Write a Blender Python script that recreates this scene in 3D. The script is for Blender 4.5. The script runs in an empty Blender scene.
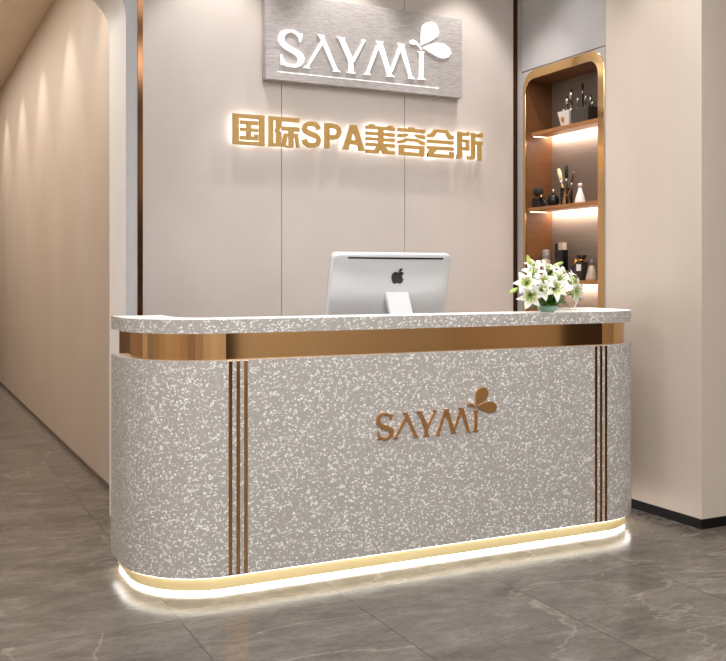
import bpy, bmesh, math, random
from mathutils import Vector, Matrix
random.seed(7)
scn = bpy.context.scene
COL = scn.collection
PI = math.pi

# ------------------------------------------------------------------ materials
def lin(c):
    return tuple(((v/255)/12.92 if v/255 <= 0.04045 else ((v/255+0.055)/1.055)**2.4) for v in c) + (1.0,)

def base_mat(name, col, rough=0.5, metal=0.0, emit=None, estr=0.0, trans=0.0, ior=1.45, coat=0.0, spec=0.5):
    m = bpy.data.materials.new(name); m.use_nodes = True
    b = m.node_tree.nodes['Principled BSDF']
    b.inputs['Base Color'].default_value = col if len(col) == 4 else tuple(col)+(1,)
    b.inputs['Roughness'].default_value = rough
    b.inputs['Metallic'].default_value = metal
    b.inputs['Transmission Weight'].default_value = trans
    b.inputs['IOR'].default_value = ior
    b.inputs['Coat Weight'].default_value = coat
    b.inputs['Specular IOR Level'].default_value = spec
    if emit:
        b.inputs['Emission Color'].default_value = tuple(emit)+(1,)
        b.inputs['Emission Strength'].default_value = estr
    return m

class N:
    """small node-tree helper"""
    def __init__(s, m):
        s.t = m.node_tree; s.b = s.t.nodes['Principled BSDF']
    def n(s, typ, **kw):
        o = s.t.nodes.new(typ)
        for k, v in kw.items(): setattr(o, k, v)
        return o
    def l(s, a, b): s.t.links.new(a, b)
    def coords(s, scale=(1, 1, 1), rot=(0, 0, 0)):
        tc = s.n('ShaderNodeTexCoord'); mp = s.n('ShaderNodeMapping')
        mp.inputs['Scale'].default_value = scale; mp.inputs['Rotation'].default_value = rot
        s.l(tc.outputs['Object'], mp.inputs['Vector']); return mp.outputs['Vector']
    def noise(s, vec, scale, detail=4, rough=0.55, dist=0.0):
        o = s.n('ShaderNodeTexNoise'); s.l(vec, o.inputs['Vector'])
        o.inputs['Scale'].default_value = scale; o.inputs['Detail'].default_value = detail
        o.inputs['Roughness'].default_value = rough; o.inputs['Distortion'].default_value = dist
        return o
    def ramp(s, fac, stops):
        o = s.n('ShaderNodeValToRGB'); s.l(fac, o.inputs['Fac'])
        e = o.color_ramp.elements
        while len(e) < len(stops): e.new(0.5)
        for el, (p, c) in zip(e, stops):
            el.position = p; el.color = c if len(c) == 4 else tuple(c)+(1,)
        return o.outputs['Color']
    def mix(s, fac, a, b, mode='MIX'):
        o = s.n('ShaderNodeMix', data_type='RGBA', blend_type=mode)
        for sock, v in ((o.inputs[0], fac), (o.inputs[6], a), (o.inputs[7], b)):
            if hasattr(v, 'is_output'): s.l(v, sock)
            else: sock.default_value = v
        return o.outputs[2]
    def math(s, op, a, b=None, c=None):
        o = s.n('ShaderNodeMath', operation=op)
        for i, v in enumerate((a, b, c)):
            if v is None: continue
            if hasattr(v, 'is_output'): s.l(v, o.inputs[i])
            else: o.inputs[i].default_value = v
        return o.outputs[0]
    def bump(s, h, strength, dist=0.01):
        o = s.n('ShaderNodeBump'); o.inputs['Strength'].default_value = strength
        o.inputs['Distance'].default_value = dist
        s.l(h, o.inputs['Height']); s.l(o.outputs['Normal'], s.b.inputs['Normal'])

def mottled(name, c1, c2, scale, rough=0.6, bump=0.0, stretch=(1, 1, 1), detail=5, coat=0, spec=0.5):
    m = base_mat(name, c1, rough, coat=coat, spec=spec); k = N(m)
    v = k.coords(stretch)
    nz = k.noise(v, scale, detail)
    k.l(k.ramp(nz.outputs['Fac'], [(0.3, c1), (0.7, c2)]), k.b.inputs['Base Color'])
    if bump: k.bump(nz.outputs['Fac'], bump)
    return m

def terrazzo():
    m = base_mat('terrazzo', (0.4, 0.37, 0.35), 0.38); k = N(m)
    v = k.coords()
    wn = k.noise(v, 60, 2)
    wv = k.n('ShaderNodeVectorMath', operation='MULTIPLY_ADD')
    k.l(wn.outputs['Color'], wv.inputs[0]); wv.inputs[1].default_value = (0.0012,)*3; k.l(v, wv.inputs[2])
    def layer(scale, rot, sc, share, edge):
        mp = k.n('ShaderNodeMapping'); mp.inputs['Rotation'].default_value = rot; mp.inputs['Scale'].default_value = sc
        k.l(wv.outputs[0], mp.inputs['Vector'])
        e = k.n('ShaderNodeTexVoronoi', feature='DISTANCE_TO_EDGE'); f = k.n('ShaderNodeTexVoronoi', feature='F1')
        for o in (e, f):
            o.inputs['Scale'].default_value = scale; k.l(mp.outputs['Vector'], o.inputs['Vector'])
        sx = k.n('ShaderNodeSeparateColor'); k.l(f.outputs['Color'], sx.inputs[0])
        inside = k.math('GREATER_THAN', e.outputs['Distance'], edge)
        sel = k.math('LESS_THAN', sx.outputs[0], share)
        return k.math('MULTIPLY', inside, sel), sx.outputs[1]
    a, ra = layer(80, (0.5, 0.7, 0.3), (1, 1, 2.0), 0.165, 0.11)
    b, rb = layer(88, (1.3, 0.2, 1.1), (1, 2.0, 1), 0.155, 0.12)
    c, rc = layer(135, (0.3, 1.4, 0.6), (1, 1.6, 1), 0.15, 0.13)
    fine = k.noise(v, 45, 5, 0.7)
    ground = k.ramp(fine.outputs['Fac'], [(0.3, lin((166, 160, 154))), (0.7, lin((182, 176, 170)))])
    chip = k.ramp(ra, [(0.0, lin((204, 199, 194))), (0.45, lin((232, 228, 223))), (1.0, lin((246, 243, 240)))])
    fac = k.math('MAXIMUM', k.math('MAXIMUM', a, b), c)
    k.l(k.mix(fac, ground, chip), k.b.inputs['Base Color'])
    return m

def floor_mat():
    m = base_mat('floor_marble_tile', (0.2, 0.17, 0.14), 0.2, spec=0.3); k = N(m)
    v = k.coords()
    sep = k.n('ShaderNodeSeparateXYZ'); k.l(v, sep.inputs[0])
    TX, TY, X0, Y0 = 0.66, 1.32, 0.96, 3.47
    tx = k.math('DIVIDE', k.math('SUBTRACT', sep.outputs[0], X0), TX)
    ty = k.math('DIVIDE', k.math('SUBTRACT', sep.outputs[1], Y0), TY)
    fx = k.math('FRACT', k.math('ADD', tx, 50.0)); fy = k.math('FRACT', k.math('ADD', ty, 50.0))
    ix = k.math('FLOOR', tx); iy = k.math('FLOOR', ty)
    comb = k.n('ShaderNodeCombineXYZ'); k.l(ix, comb.inputs[0]); k.l(iy, comb.inputs[1])
    wn = k.n('ShaderNodeTexWhiteNoise'); k.l(comb.outputs[0], wn.inputs['Vector'])
    def near(f, w):   # 1 on the joint
        d = k.math('MINIMUM', f, k.math('SUBTRACT', 1.0, f)); return k.math('LESS_THAN', d, w)
    joint = k.math('MAXIMUM', near(fx, 0.0028), near(fy, 0.0014))
    # each tile samples the stone somewhere else
    off = k.n('ShaderNodeVectorMath', operation='MULTIPLY_ADD')
    k.l(wn.outputs['Color'], off.inputs[0]); off.inputs[1].default_value = (7, 7, 7); k.l(v, off.inputs[2])
    st = k.n('ShaderNodeMapping'); st.inputs['Scale'].default_value = (0.7, 1.5, 1); st.inputs['Rotation'].default_value = (0, 0, 0.5)
    k.l(off.outputs[0], st.inputs['Vector'])
    sv = st.outputs['Vector']
    n1 = k.noise(sv, 3.4, 9, 0.66, 0.6)
    n2 = k.noise(sv, 14, 8, 0.7, 0.5)
    n3 = k.noise(sv, 60, 4, 0.7)
    c = k.ramp(n1.outputs['Fac'], [(0.28, lin((80, 72, 65))), (0.5, lin((102, 94, 86))), (0.72, lin((121, 113, 105)))])
    c2 = k.ramp(n2.outputs['Fac'], [(0.3, (0.36, 0.36, 0.36)), (0.7, (0.64, 0.64, 0.64))])
    c = k.mix(0.8, c, c2, 'OVERLAY')
    c3 = k.ramp(n3.outputs['Fac'], [(0.3, (0.40, 0.40, 0.40)), (0.7, (0.6, 0.6, 0.6))])
    c = k.mix(0.9, c, c3, 'OVERLAY')
    # thin pale veins
    vn = k.noise(sv, 1.1, 6, 0.5, 0.5)
    vein = k.math('SUBTRACT', 1.0, k.math('MULTIPLY', k.math('ABSOLUTE', k.math('SUBTRACT', vn.outputs['Fac'], 0.5)), 130.0))
    vein = k.math('MULTIPLY', k.math('MAXIMUM', vein, 0.0), k.math('MULTIPLY', n2.outputs['Fac'], 0.8))
    c = k.mix(vein, c, lin((156, 146, 136)))
    dk = k.noise(sv, 5.0, 6, 0.6, 1.5)
    crack = k.math('SUBTRACT', 1.0, k.math('MULTIPLY', k.math('ABSOLUTE', k.math('SUBTRACT', dk.outputs['Fac'], 0.48)), 120.0))
    crack = k.math('MULTIPLY', k.math('MAXIMUM', crack, 0.0), k.math('MULTIPLY', n3.outputs['Fac'], 0.5))
    c = k.mix(crack, c, lin((64, 56, 50)))
    tint = k.ramp(wn.outputs['Value'], [(0, (0.93, 0.93, 0.93)), (1, (1.05, 1.045, 1.04))])
    c = k.mix(1.0, c, tint, 'MULTIPLY')
    c = k.mix(joint, c, lin((60, 53, 47)))
    k.l(c, k.b.inputs['Base Color'])
    r = k.math('MULTIPLY_ADD', n2.outputs['Fac'], 0.14, 0.12)
    k.l(r, k.b.inputs['Roughness'])
    h = k.math('SUBTRACT', n2.outputs['Fac'], k.math('MULTIPLY', joint, 2.0))
    k.bump(h, 0.04, 0.004)
    return m

def wood_grain(name, c1, c2, stretch, rough=0.45, bump=0.0, scale=6):
    m = base_mat(name, c1, rough); k = N(m)
    v = k.coords(stretch)
    nz = k.noise(v, scale, 6, 0.65, 0.3)
    k.l(k.ramp(nz.outputs['Fac'], [(0.3, c1), (0.7, c2)]), k.b.inputs['Base Color'])
    if bump: k.bump(nz.outputs['Fac'], bump, 0.02)
    return m

M = {}
M['terrazzo'] = terrazzo()
M['white_top'] = mottled('white_top_surface', lin((244, 241, 236)), lin((250, 248, 244)), 30, 0.3)
M['floor'] = floor_mat()
M['wall_stone'] = mottled('wall_beige_plaster', lin((187, 176, 168)), lin((194, 184, 177)), 2.2, 0.62, 0.02, (1, 1, 0.8))
M['wall_tan'] = mottled('wall_tan_plaster', lin((192, 174, 156)), lin((198, 181, 164)), 1.6, 0.6, 0.01, (1, 1, 0.6))
M['wall_right'] = mottled('wall_pale_panel', lin((197, 183, 169)), lin((204, 191, 178)), 1.3, 0.5, 0.0, (2, 2, 0.3))
M['reveal_white'] = mottled('white_arch_reveal', lin((246, 242, 238)), lin((250, 247, 244)), 3, 0.5)
M['grey_face'] = mottled('cool_grey_arch', lin((164, 161, 161)), lin((169, 166, 166)), 3, 0.55)  # grey tone of the arch front; the opening's sides are white
M['seam'] = base_mat('dark_seam', lin((105, 88, 78)), 0.8)
M['ceiling'] = mottled('ceiling_paint', lin((230, 222, 212)), lin((234, 227, 218)), 2, 0.7)
M['corridor_ceiling'] = mottled('corridor_ceiling_paint', lin((244, 226, 204)), lin((247, 230, 210)), 2, 0.7)
M['baseboard'] = mottled('black_baseboard', lin((14, 13, 13)), lin((19, 18, 17)), 8, 0.6, spec=0.2)
M['bronze'] = base_mat('rose_gold_mirror', lin((212, 170, 120)), 0.07, 1.0)
M['bronze_dark'] = base_mat('bronze_mirror_inlay', lin((200, 156, 108)), 0.08, 1.0)
M['bronze_logo'] = base_mat('satin_rose_gold', lin((236, 182, 122)), 0.28, 1.0)
M['bronze_trim'] = base_mat('dark_bronze_trim', lin((92, 64, 42)), 0.12, 1.0)
M['gold'] = base_mat('polished_gold_frame', lin((216, 178, 124)), 0.14, 1.0)
M['kick'] = base_mat('satin_gold_kick', lin((252, 232, 176)), 0.45, 0.55)
M['gold_letter'] = mottled('gold_letter_face', lin((166, 130, 68)), lin((174, 138, 76)), 25, 0.45)
M['halo'] = base_mat('letter_backlight', (1, 1, 1), 0.5, emit=(1.0, 0.98, 0.95), estr=4)
M['sign_white'] = base_mat('sign_white_acrylic', (0.92, 0.92, 0.92), 0.4, emit=(1, 1, 1), estr=0.45)
M['board'] = wood_grain('brushed_grey_board', lin((150, 143, 140)), lin((181, 174, 170)), (5, 5, 28), 0.5, 0.25, 5)
M['led'] = base_mat('led_strip_white', (1, 1, 1), 0.5, emit=(1.0, 0.985, 0.97), estr=5.5)
M['led_base'] = base_mat('led_strip_base', (1, 1, 1), 0.5, emit=(1.0, 0.985, 0.97), estr=13)
M['led_shelf'] = base_mat('led_strip_shelf', (1, 1, 1), 0.5, emit=(1.0, 0.97, 0.93), estr=120)
M['led_side'] = base_mat('led_strip_side', (1, 1, 1), 0.5, emit=(1.0, 0.80, 0.50), estr=9)
M['niche_back'] = wood_grain('niche_back_laminate', lin((120, 104, 92)), lin((132, 116, 103)), (1, 0.5, 9), 0.42)
M['niche_side'] = wood_grain('niche_copper_brown', lin((104, 66, 38)), lin((118, 78, 46)), (1, 1, 6), 0.35)
M['shelf'] = wood_grain('shelf_bronze_wood', lin((150, 98, 54)), lin((166, 112, 64)), (1, 0.4, 4), 0.35)
M['cab_grey'] = mottled('cabinet_cool_grey', lin((164, 160, 159)), lin((171, 167, 166)), 3, 0.5)
M['alu'] = base_mat('brushed_aluminium', lin((198, 198, 200)), 0.36, 0.4)
M['white_plastic'] = base_mat('white_plastic', lin((208, 208, 209)), 0.35)
M['black'] = base_mat('black_gloss', lin((14, 13, 14)), 0.25)
M['black_matte'] = mottled('black_matte', lin((20, 18, 18)), lin((30, 28, 28)), 30, 0.6)
M['screen'] = base_mat('screen_glass', lin((10, 10, 12)), 0.08)
M['cream_ceramic'] = mottled('cream_ceramic', lin((206, 196, 186)), lin((216, 207, 198)), 20, 0.3)
M['smoke_acrylic'] = base_mat('smoked_acrylic', lin((60, 52, 48)), 0.2, 0)
M['steel'] = base_mat('steel', lin((210, 208, 205)), 0.22, 1.0)
M['gold_small'] = base_mat('small_gold', lin((222, 160, 84)), 0.25, 1.0)
M['brush_cream'] = mottled('cream_bristle', lin((226, 200, 148)), lin((236, 214, 170)), 120, 0.7, 0, (1, 1, 0.2))
M['brush_black'] = mottled('black_bristle', lin((18, 16, 16)), lin((40, 36, 34)), 200, 0.8, 0.3)
M['wood_handle'] = wood_grain('brown_handle', lin((70, 44, 28)), lin((92, 60, 40)), (6, 6, 1), 0.4)
M['tan_handle'] = wood_grain('tan_handle', lin((190, 150, 96)), lin((205, 168, 116)), (6, 6, 1), 0.4)
M['glass'] = base_mat('clear_glass', (0.97, 0.98, 0.98), 0.02, trans=1.0, ior=1.3)
M['perfume'] = base_mat('dark_amber_glass', lin((66, 56, 46)), 0.08, 0.0, trans=0.35, ior=1.4)
M['white_ceramic'] = mottled('white_ceramic', lin((226, 222, 216)), lin((236, 232, 228)), 12, 0.25)
M['label_white'] = base_mat('paper_label', lin((232, 230, 226)), 0.6)
M['beige_cap'] = mottled('beige_cap', lin((196, 174, 152)), lin((206, 186, 166)), 30, 0.45)
M['grey_cap'] = base_mat('grey_cap', lin((128, 122, 122)), 0.35)
M['taupe_bottle'] = mottled('taupe_bottle', lin((172, 156, 136)), lin((184, 168, 148)), 25, 0.35)
M['celadon'] = mottled('celadon_glaze', lin((132, 172, 152)), lin((150, 188, 168)), 18, 0.3, coat=0.3)
M['leaf'] = mottled('lily_leaf', lin((44, 92, 30)), lin((92, 142, 48)), 28, 0.45)
M['stem'] = mottled('lily_stem', lin((78, 116, 46)), lin((104, 140, 62)), 40, 0.5)
M['bud'] = mottled('lily_bud', lin((150, 178, 62)), lin((206, 214, 128)), 30, 0.45)
M['anther'] = mottled('lily_anther', lin((150, 96, 40)), lin((176, 122, 58)), 60, 0.8)
M['reflected_dark'] = wood_grain('dark_reflected_wood', lin((46, 32, 22)), lin((64, 46, 32)), (4, 4, 0.6), 0.5)

def petal_mat():
    m = base_mat('lily_petal', (0.9, 0.9, 0.86), 0.5); k = N(m)
    a = k.n('ShaderNodeAttribute'); a.attribute_name = 'petal'
    sx = k.n('ShaderNodeSeparateColor'); k.l(a.outputs['Color'], sx.inputs[0])
    base = k.ramp(sx.outputs[0], [(0.0, lin((160, 178, 84))), (0.17, lin((218, 225, 170))), (0.36, lin((248, 248, 240))), (1, lin((252, 252, 248)))])
    k.l(base, k.b.inputs['Base Color'])
    k.b.inputs['Subsurface Weight'].default_value = 0.0
    return m
M['petal'] = petal_mat()

# ------------------------------------------------------------------ mesh helpers
class MB:
    def __init__(s):
        s.bm = bmesh.new()
    def box(s, x0, x1, y0, y1, z0, z1, mi=0, rot=None, at=None):
        r = bmesh.ops.create_cube(s.bm, size=1.0)
        vs = r['verts']
        for v in vs:
            v.co = Vector(((x0+x1)/2+v.co.x*(x1-x0), (y0+y1)/2+v.co.y*(y1-y0), (z0+z1)/2+v.co.z*(z1-z0)))
            if rot is not None: v.co = rot @ v.co
            if at is not None: v.co += Vector(at)
        for f in {f for v in vs for f in v.link_faces}: f.material_index = mi
        return s
    def prism(s, pts, axis, a, b, mi=0, top_mi=None, back_mi=None):
        """pts 2D polygon; axis 'z' -> (x,y), 'y' -> (x,z), 'x' -> (y,z); extruded from a to b"""
        def p3(p, t):
            return {'z': (p[0], p[1], t), 'y': (p[0], t, p[1]), 'x': (t, p[0], p[1])}[axis]
        va = [s.bm.verts.new(p3(p, a)) for p in pts]; vb = [s.bm.verts.new(p3(p, b)) for p in pts]
        n = len(pts)
        fa = s.bm.faces.new(va); fb = s.bm.faces.new(vb)
        fa.material_index = mi if back_mi is None else back_mi
        fb.material_index = mi if top_mi is None else top_mi
        for i in range(n):
            f = s.bm.faces.new((va[i], va[(i+1) % n], vb[(i+1) % n], vb[i])); f.material_index = mi
        return s
    def lathe(s, prof, c=(0, 0, 0), seg=24, mi=0, sx=1.0, sy=1.0, mat=None):
        """prof [(r,z)...]"""
        rings = []
        for r, z in prof:
            ring = []
            for i in range(seg):
                a = 2*PI*i/seg
                p = Vector((r*sx*math.cos(a), r*sy*math.sin(a), z))
                if mat is not None: p = mat @ p
                ring.append(s.bm.verts.new(p+Vector(c)))
            rings.append(ring)
        for k in range(len(rings)-1):
            for i in range(seg):
                f = s.bm.faces.new((rings[k][i], rings[k][(i+1) % seg], rings[k+1][(i+1) % seg], rings[k+1][i])); f.material_index = mi; f.smooth = True
        for ring in (rings[0], rings[-1]):
            f = s.bm.faces.new(ring); f.material_index = mi
        return s
    def tube(s, pts, rad, seg=8, mi=0):
        pts = [Vector(p) for p in pts]
        rads = rad if isinstance(rad, (list, tuple)) else [rad]*len(pts)
        rings = []
        for i, p in enumerate(pts):
            t = (pts[min(i+1, len(pts)-1)]-pts[max(i-1, 0)]).normalized()
            u = t.orthogonal().normalized() if i == 0 else (u - t*u.dot(t)).normalized()
            w = t.cross(u)
            rings.append([s.bm.verts.new(p+(u*math.cos(2*PI*j/seg)+w*math.sin(2*PI*j/seg))*rads[i]) for j in range(seg)])
        for k in range(len(rings)-1):
            for j in range(seg):
                f = s.bm.faces.new((rings[k][j], rings[k][(j+1) % seg], rings[k+1][(j+1) % seg], rings[k+1][j])); f.smooth = True; f.material_index = mi
        for ring in (rings[0], rings[-1]):
            f = s.bm.faces.new(ring); f.material_index = mi
        return s
    def ball(s, c, r, sc=(1, 1, 1), mi=0, seg=20, mat=None):
        rr = bmesh.ops.create_uvsphere(s.bm, u_segments=seg, v_segments=max(8, seg//2), radius=r)
        for v in rr['verts']:
            p = Vector((v.co.x*sc[0], v.co.y*sc[1], v.co.z*sc[2]))
            if mat is not None: p = mat @ p
            v.co = p + Vector(c)
        for f in {f for v in rr['verts'] for f in v.link_faces}: f.smooth = True; f.material_index = mi
        return s
    def build(s, name, mats, parent=None, bevel=0.0, bseg=2, smooth=False):
        bmesh.ops.recalc_face_normals(s.bm, faces=s.bm.faces[:])
        me = bpy.data.meshes.new(name)
        if parent is not None:
            off = world_loc(parent)
            bmesh.ops.translate(s.bm, verts=s.bm.verts[:], vec=-off)
        s.bm.to_mesh(me); s.bm.free()
        for m in (mats if isinstance(mats, (list, tuple)) else [mats]): me.materials.append(m)
        o = bpy.data.objects.new(name, me); COL.objects.link(o)
        if parent is not None: o.parent = parent
        if smooth:
            for p in me.polygons: p.use_smooth = True
        if bevel:
            b = o.modifiers.new('bevel', 'BEVEL'); b.width = bevel; b.segments = bseg; b.limit_method = 'ANGLE'; b.angle_limit = 0.7
        return o

def world_loc(o):
    v = Vector(o.location)
    while o.parent is not None:
        o = o.parent; v = v + Vector(o.location)
    return v

def tag(o, label, cat, group=None):
    o['label'] = label; o['category'] = cat
    if group: o['group'] = group
    return o
def thing(name, label, cat, loc=(0, 0, 0), group=None):
    o = bpy.data.objects.new(name, None); o.empty_display_size = 0.05
    COL.objects.link(o); o.location = loc
    return tag(o, label, cat, group)
def struct(name, mb, mats, bevel=0):
    o = mb.build(name, mats, None, bevel); o['kind'] = 'structure'; return o
def single(name, mb, mats, label, cat, group=None, loc=None, bevel=0):
    o = mb.build(name, mats, None, bevel); tag(o, label, cat, group)
    return o

def arc(cx, cy, r, a0, a1, n=14):
    return [(cx+r*math.cos(a0+(a1-a0)*i/n), cy+r*math.sin(a0+(a1-a0)*i/n)) for i in range(n+1)]

# ------------------------------------------------------------------ room shell
CEIL = 3.49
YW = 5.12                     # back wall face
XR = 3.66                     # right-hand wall block face
struct('floor', MB().box(-3.2, 7.2, -4.2, 17, -0.1, 0), M['floor'])
struct('ceiling', MB().box(-3.2, 7.2, -4.2, 5.165, CEIL, CEIL+0.1), M['ceiling'])
struct('ceiling_corridor', MB().box(-1.2, 1.3, 5.165, 17, CEIL, CEIL+0.1), M['corridor_ceiling'])
# back wall: three wide panels with dark joints
b = MB()
for x0, x1 in ((1.10, 2.0145), (2.0185, 2.8205), (2.8245, 3.628)):
    b.box(x0, x1, YW, YW+0.03, 0, CEIL)
b.box(1.10, 3.66, YW+0.028, YW+0.2, 0, CEIL, mi=1)
struct('wall_back', b, [M['wall_stone'], M['seam']])
struct('trim_1', MB().box(1.189, 1.217, YW-0.004, YW+0.004, 0.0, CEIL), M['bronze_trim'])
struct('trim_2', MB().box(3.629, 3.659, YW-0.004, YW+0.02, 0.0, CEIL), M['bronze_trim'])
# archway pillar (grey face, white reveal with a rounded head)
spring, rr, ax0, ax1 = 2.56, 0.22, -1.0, 1.05
head = [(ax1, 0.0)] + arc(ax1-rr, spring, rr, 0, PI/2) + arc(ax0+rr, spring, rr, PI/2, PI) + [(ax0, 0.0)]
b = MB()
outline = [(1.105, 0.0), (1.105, CEIL), (-3.2, CEIL), (-3.2, 0.0)] + head[::-1]
b.prism(outline, 'y', 4.77, 5.165)
o = b.build('wall_arch', [M['grey_face'], M['reveal_white']]); o['kind'] = 'structure'
for p in o.data.polygons:
    c = p.center
    if abs(p.normal.y) < 0.1 and -1.01 <= c.x <= 1.051 and c.z < spring+rr+0.01: p.material_index = 1
# corridor
struct('wall_corridor_right', MB().box(1.176, 1.3, 5.17, 17, 0, CEIL), M['wall_tan'])
struct('wall_corridor_left', MB().box(-1.2, -1.05, 5.165, 17, 0, CEIL), M['wall_tan'])
struct('wall_corridor_end', MB().box(-1.2, 1.3, 16.8, 17, 0, CEIL), M['wall_tan'])
struct('shadow_strip_corridor', MB().box(1.168, 1.178, 5.165, 16.8, 0, 0.03), M['seam'])  # dark strip along the wall foot, standing in for a shadow gap
# right-hand block around the display cabinet
b = MB()
b.box(XR, 7.2, 3.545, 4.262, 0.0, CEIL)
b.box(3.915, 7.2, 4.262, 5.4, 0.0, CEIL)
struct('wall_right', b, M['wall_right'])
struct('trim_3', MB().box(XR+0.001, 3.915, 5.080, YW-0.002, 0, CEIL), M['cab_grey'])
b = MB(); b.box(XR-0.004, XR+0.05, 3.541, 4.262, 0, 0.05); b.box(XR+0.05, 7.2, 3.541, 3.60, 0, 0.05)
struct('baseboard_right', b, M['baseboard'])
b = MB(); b.box(XR-0.004, XR+0.02, 4.262, 5.08, 0, 0.05)
struct('baseboard_cabinet', b, M['baseboard'])
# rest of the room, behind the camera and to the sides
struct('wall_left', MB().box(-3.2, -3.1, -4.2, 4.77, 0, CEIL), M['wall_tan'])
struct('wall_far_right', MB().box(7.1, 7.2, -4.2, 3.545, 0, CEIL), M['wall_tan'])
struct('wall_front', MB().box(-3.2, 7.2, -4.2, -4.1, 0, CEIL), M['ceiling'])
b = MB(); b.box(3.3, 3.9, -4.1, -4.05, 0, 2.4)
struct('reflected_panel_1', b, M['reflected_dark'])  # unseen dark panel, added to give the gold band a dark reflection
b = MB(); b.box(7.05, 7.1, -1.6, -0.5, 0, 2.4)
struct('reflected_panel_2', b, M['reflected_dark'])  # second unseen panel, added for dark reflections at the desk's right end

# ------------------------------------------------------------------ reception desk
XL, XRt, YF, YB, RO = 0.865, 3.50, 3.66, 4.22, 0.35
def u_path(d, n=16):
    r = RO-d
    return ([(XL+d, YB-d*0)] + arc(XL+RO, YF+RO, r, PI, 1.5*PI, n) + arc(XRt-RO, YF+RO, r, 1.5*PI, 2*PI, n) + [(XRt-d, YB)])
def u_ring(d0, d1):
    return u_path(d0) + u_path(d1)[::-1]
CX = 2.182
desk = thing('reception_desk', 'long grey terrazzo reception desk with rounded corners and a rose-gold band', 'reception desk', (CX, 4.0, 0))
o = MB().prism(u_ring(0, 0.22), 'z', 1.044, 1.10, 0, top_mi=1).build('counter_slab', [M['terrazzo'], M['white_top']], desk)
for p in o.data.polygons: p.material_index = 1 if p.normal.z > 0.5 else 0  # upward faces white, the rest terrazzo
MB().prism(u_ring(0.035, 0.075), 'z', 0.935, 1.044).build('gold_band', M['bronze'], desk)
MB().prism(u_ring(0.0, 0.09), 'z', 0.072, 0.935).build('front_panel', M['terrazzo'], desk)
MB().prism(u_ring(0.030, 0.08), 'z', 0.014, 0.072).build('kick_plate', M['kick'], desk)
MB().prism(u_ring(0.003, 0.028), 'z', 0.070, 0.072).build('light_strip', M['led'], desk)
MB().prism(u_ring(0.036, 0.08), 'z', 0.001, 0.014).build('light_strip', M['led_base'], desk)
inn = u_path(0.092)
MB().prism([(inn[0][0], 4.42)] + inn + [(inn[-1][0], 4.42)], 'z', 0.81, 0.85).build('worktop', M['white_top'], desk)
b = MB(); b.box(XL+0.1, XL+0.14, 4.22, 4.40, 0.001, 0.81); 
b.build('support_panel', M['white_plastic'], desk)
b = MB(); b.box(XRt-0.14, XRt-0.10, 4.22, 4.40, 0.001, 0.81)
b.build('support_panel', M['white_plastic'], desk)
for x in (1.222, 1.2545, 1.287, 3.081, 3.112, 3.143):
    MB().box(x-0.0075, x+0.0075, YF-0.003, YF+0.004, 0.073, 0.934).build('inlay_strip', M['bronze_dark'], desk, 0.001, 1)

# ------------------------------------------------------------------ lettering outlines
# letters traced in the plane of the wall board: a pixel grid turned into metres on the plane y = 5.06
F_, CX_, HZ_, H_ = 954.0, 363.0, 277.0, 1.27
YAW = math.atan(473/954)
def on_plane_y(px, py, Y):
    s = (px-CX_)/F_; t = (HZ_-py)/F_
    rx = math.cos(YAW)*s+math.sin(YAW); ry = -math.sin(YAW)*s+math.cos(YAW)
    k = Y/ry
    return rx*k, H_+t*k
def tr(pts, ox, oy, sc):
    return [on_plane_y(ox+x/sc, oy+y/sc, 5.06) for x, y in pts]
A1 = lambda pts: tr(pts, 270, 15, 7.26)
A2 = lambda pts: tr(pts, 360, 15, 7.26)
LOGO = [
 ('S', [A1([(235,138),(230,168),(222,197),(213,194),(207,165),(185,140),(152,125),(118,135),(100,160),(102,190),(125,215),(165,237),(205,257),(235,285),(248,315),(243,345),(222,370),(190,382),(150,380),(115,372),(92,360),(80,364),(77,325),(75,288),(85,286),(95,320),(115,345),(150,362),(180,360),(200,342),(203,318),(188,295),(150,272),(110,250),(75,220),(60,190),(62,150),(80,122),(110,107),(150,106),(190,120),(213,138),(222,136)])]),
 ('A', [A1([(366,190),(380,214),(280,374),(291,391),(244,384),(249,376),(262,373)]), A1([(343,143),(392,149),(390,162),(488,398),(512,415),(453,411),(462,400),(362,168)])]),
 ('Y', [A1([(480,158),(546,168),(538,180),(601,322),(604,410),(622,428),(555,420),(570,408),(568,335),(500,176)]), A1([(660,179),(696,185),(686,196),(610,340),(597,322),(669,194)])]),
 ('M', [A2([(117,218),(132,245),(66,418),(76,437),(22,432),(44,418)]), A2([(113,189),(170,197),(162,209),(228,432),(249,452),(190,446),(196,432),(128,214)]), A2([(282,226),(297,248),(234,412),(219,402)]), A2([(268,206),(326,214),(318,226),(376,448),(398,468),(349,462),(356,450),(285,234)])]),
 ('I', [A2([(415,263),(468,268),(458,281),(456,456),(474,471),(413,468),(427,455),(431,278)])]),
]
PETALS = [A2([(442,222),(440,165),(442,112),(450,80),(480,56),(515,50),(548,64),(562,95),(572,130),(560,158),(522,184),(480,204)]),
          A2([(453,236),(500,215),(560,203),(610,212),(648,243),(660,278),(640,308),(600,317),(560,305),(505,270)]),
          A2([(356,200),(362,186),(380,180),(400,187),(420,205),(438,235),(450,254),(442,252),(424,226),(404,214),(378,215)])]
def put_logo(parent, fn, y_back, y_front, mat):
    for nm, polys in LOGO:
        b = MB()
        for i, p in enumerate(polys): b.prism([fn(q) for q in p], 'y', y_back, y_front-0.0002*i)
        b.build('letter', mat, parent)
    for p in PETALS:
        MB().prism([fn(q) for q in p], 'y', y_back, y_front).build('petal', mat, parent)
# copy on the desk front: same shapes, smaller
DS = 0.5455
def to_desk(q): return (1.875+(q[0]-1.971)*DS, 0.574+(q[1]-2.481)*DS)
put_logo(desk, to_desk, YF+0.002, YF-0.008, M['bronze_logo'])

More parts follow.
